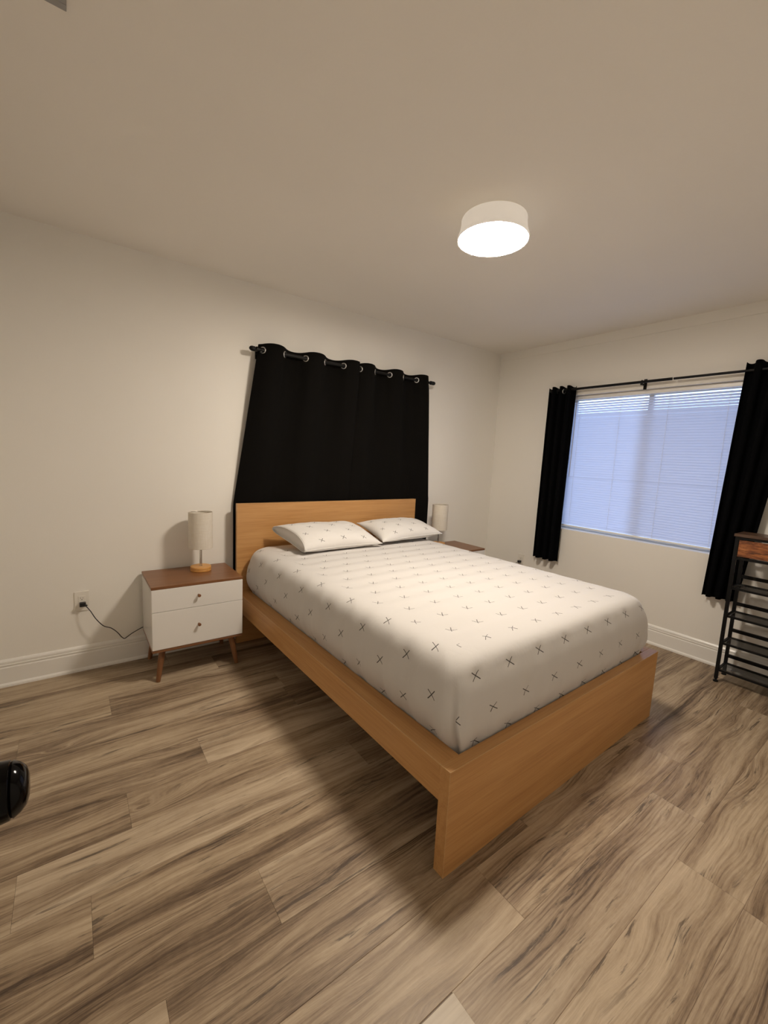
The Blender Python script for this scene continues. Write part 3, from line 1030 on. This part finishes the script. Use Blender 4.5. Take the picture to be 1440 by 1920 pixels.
# ------------------------------------------------------------------ outlets and cords
def outlet(label, loc, rz):
    root = thing('wall_outlet', label, 'outlet', loc, rz, 'wall outlets')
    MB().box(-.036, .036, -.006, 0, -.060, .060, .0022, 2).build('cover_plate', MPLASTIC, root)
    MB().box(-.0175, .0175, -.0085, -.006, -.034, .034, .0008).build('receptacle', MPLASTIC, root)
    m = MB()
    for zz in (.017, -.017):
        m.box(-.0070, -.0055, -.0090, -.0084, zz - .001, zz + .0075)
        m.box(.0050, .0065, -.0090, -.0084, zz - .0003, zz + .0070)
        m.box(-.0022, .0022, -.0090, -.0084, zz - .0085, zz - .0045)
    m.build('socket_slots', MSLOT, root)
    return root
outlet('white duplex wall outlet left of the nightstand, dark plug in its lower socket', (-.338, 0, .435), 0)
outlet('white wall outlet between bed and window curtain, just above the mattress edge', (XR, -.462, .402), R(-90))

def spline(pts, n=8):
    pts = [Vector(p) for p in pts]
    out = []
    P_ = [pts[0]] + pts + [pts[-1]]
    for i in range(1, len(P_) - 2):
        a, b, c, d = P_[i - 1:i + 3]
        for k in range(n):
            t = k / n
            out.append(.5 * ((2 * b) + (c - a) * t + (2 * a - 5 * b + 4 * c - d) * t * t + (-a + 3 * b - 3 * c + d) * t ** 3))
    out.append(pts[-1])
    return out
def cord(name, label, plug_m, pts, group=None):
    root = thing(name, label, 'power cord', pts[0], 0)
    o = Vector(pts[0])
    MB().tube([p - o for p in spline(pts)], .0026, 8).build('cable', MBLACKPL, root, True)
    plug_m(root)
def plug_left(root):
    MB().box(-.016, .016, -.032, -.002, -.011, .013, .005, 2).tube([(.010, -.030, -.002), (.022, -.034, -.004)], [.007, .004], 10).build('plug', MBLACKPL, root, 'auto', label='black moulded plug')
cord('power_cord', 'black power cord drooping from the left wall outlet to the nightstand', plug_left,
     [(-.335, -.008, .419), (-.322, -.040, .414), (-.300, -.060, .385), (-.275, -.070, .335), (-.238, -.068, .282), (-.200, -.062, .258), (-.168, -.055, .222), (-.143, -.046, .180), (-.128, -.040, .166), (-.110, -.038, .176), (-.085, -.034, .190), (-.045, -.026, .206), (-.005, -.013, .215), (.06, -.012, .225)])
def plug_right(root):
    MB().box(-.034, -.002, -.014, .014, -.011, .013, .005, 2).build('plug', MBLACKPL, root, 'auto', label='black moulded plug')
cord('power_cord', 'black plug and cord in the outlet between bed and window', plug_right,
     [(XR - .008, -.462, .385), (XR - .045, -.455, .380), (XR - .060, -.430, .345), (XR - .055, -.400, .26), (XR - .050, -.330, .12), (XR - .060, -.25, .010)])

# ------------------------------------------------------------------ shoe rack console at the right edge
rk = thing('shoe_rack', 'black metal shoe rack with rustic brown drawer at the right edge', 'shoe rack', (3.150, -2.640, 0))
RX0, RX1, RY1, RY0 = 3.060 - 3.150, 3.230 - 3.150, -2.238 + 2.640, -3.04 + 2.640
tb_ = .0095
for x in (RX0, RX1):
    for y in (RY0, RY1):
        MB().box(x - tb_, x + tb_, y - tb_, y + tb_, .022, .985, .0015).build('leg', MBLACKMT, rk)
        MB().lathe([(0, 0), (.014, 0), (.015, .004), (.013, .010), (.007, .013), (.007, .022), (0, .022)], 20, (x, y, 0)).build('foot', MBLACKMT, rk, 'auto')
MB().box(RX0 - .016, RX1 + .004, RY0 - .016, RY1 + .016, .985, 1.003, .0015).build('table_top', MRUSTOP, rk)
m = MB()
for z in (.9765, .845):
    m.box(RX0 - .008, RX0 + .008, RY0 + .01, RY1 - .01, z - .008, z + .008)
    m.box(RX1 - .008, RX1 + .008, RY0 + .01, RY1 - .01, z - .008, z + .008)
    for y in (RY0, RY1): m.box(RX0 + .01, RX1 - .01, y - .008, y + .008, z - .008, z + .008)
m.box(RX0 - .006, RX0 + .006, -.008, .008, .853, .9685)
m.build('drawer_frame', MBLACKMT, rk)
for a, b in ((.011, RY1 - .013), (RY0 + .013, -.011)):
    d = MB().box(RX0 - .009, RX0 + .004, a, b, .858, .964, .001).build('drawer', MRUSTIC, rk, label='rustic orange-brown drawer front')
    mh = MB().tube([(RX0 - .010, (a + b) / 2 - .035, .911), (RX0 - .026, (a + b) / 2 - .033, .911), (RX0 - .026, (a + b) / 2 + .033, .911), (RX0 - .010, (a + b) / 2 + .035, .911)], .004, 8)
    mh.build('handle', MBLACKMT, d)
for zf in (.645, .455, .268, .083):
    m = MB()
    m.box(RX0 - .006, RX0 + .006, RY0 + .01, RY1 - .01, zf - .006, zf + .006)
    m.box(RX1 - .006, RX1 + .006, RY0 + .01, RY1 - .01, zf - .006, zf + .006)
    m.box(RX1 - .007, RX1 + .007, RY0 + .01, RY1 - .01, zf + .046, zf + .068)
    for y in (RY0, RY1):
        m.box(RX0 + .01, RX1 - .01, y - .006, y + .006, zf - .006, zf + .006)
    fr = m.build('shelf_frame', MBLACKMT, rk)
    MB().box(RX0 + .006, RX1 - .006, RY0 + .006, RY1 - .006, zf + .0005, zf + .0020).build('mesh_shelf', MMESH, fr, label='see-through black mesh shelf')
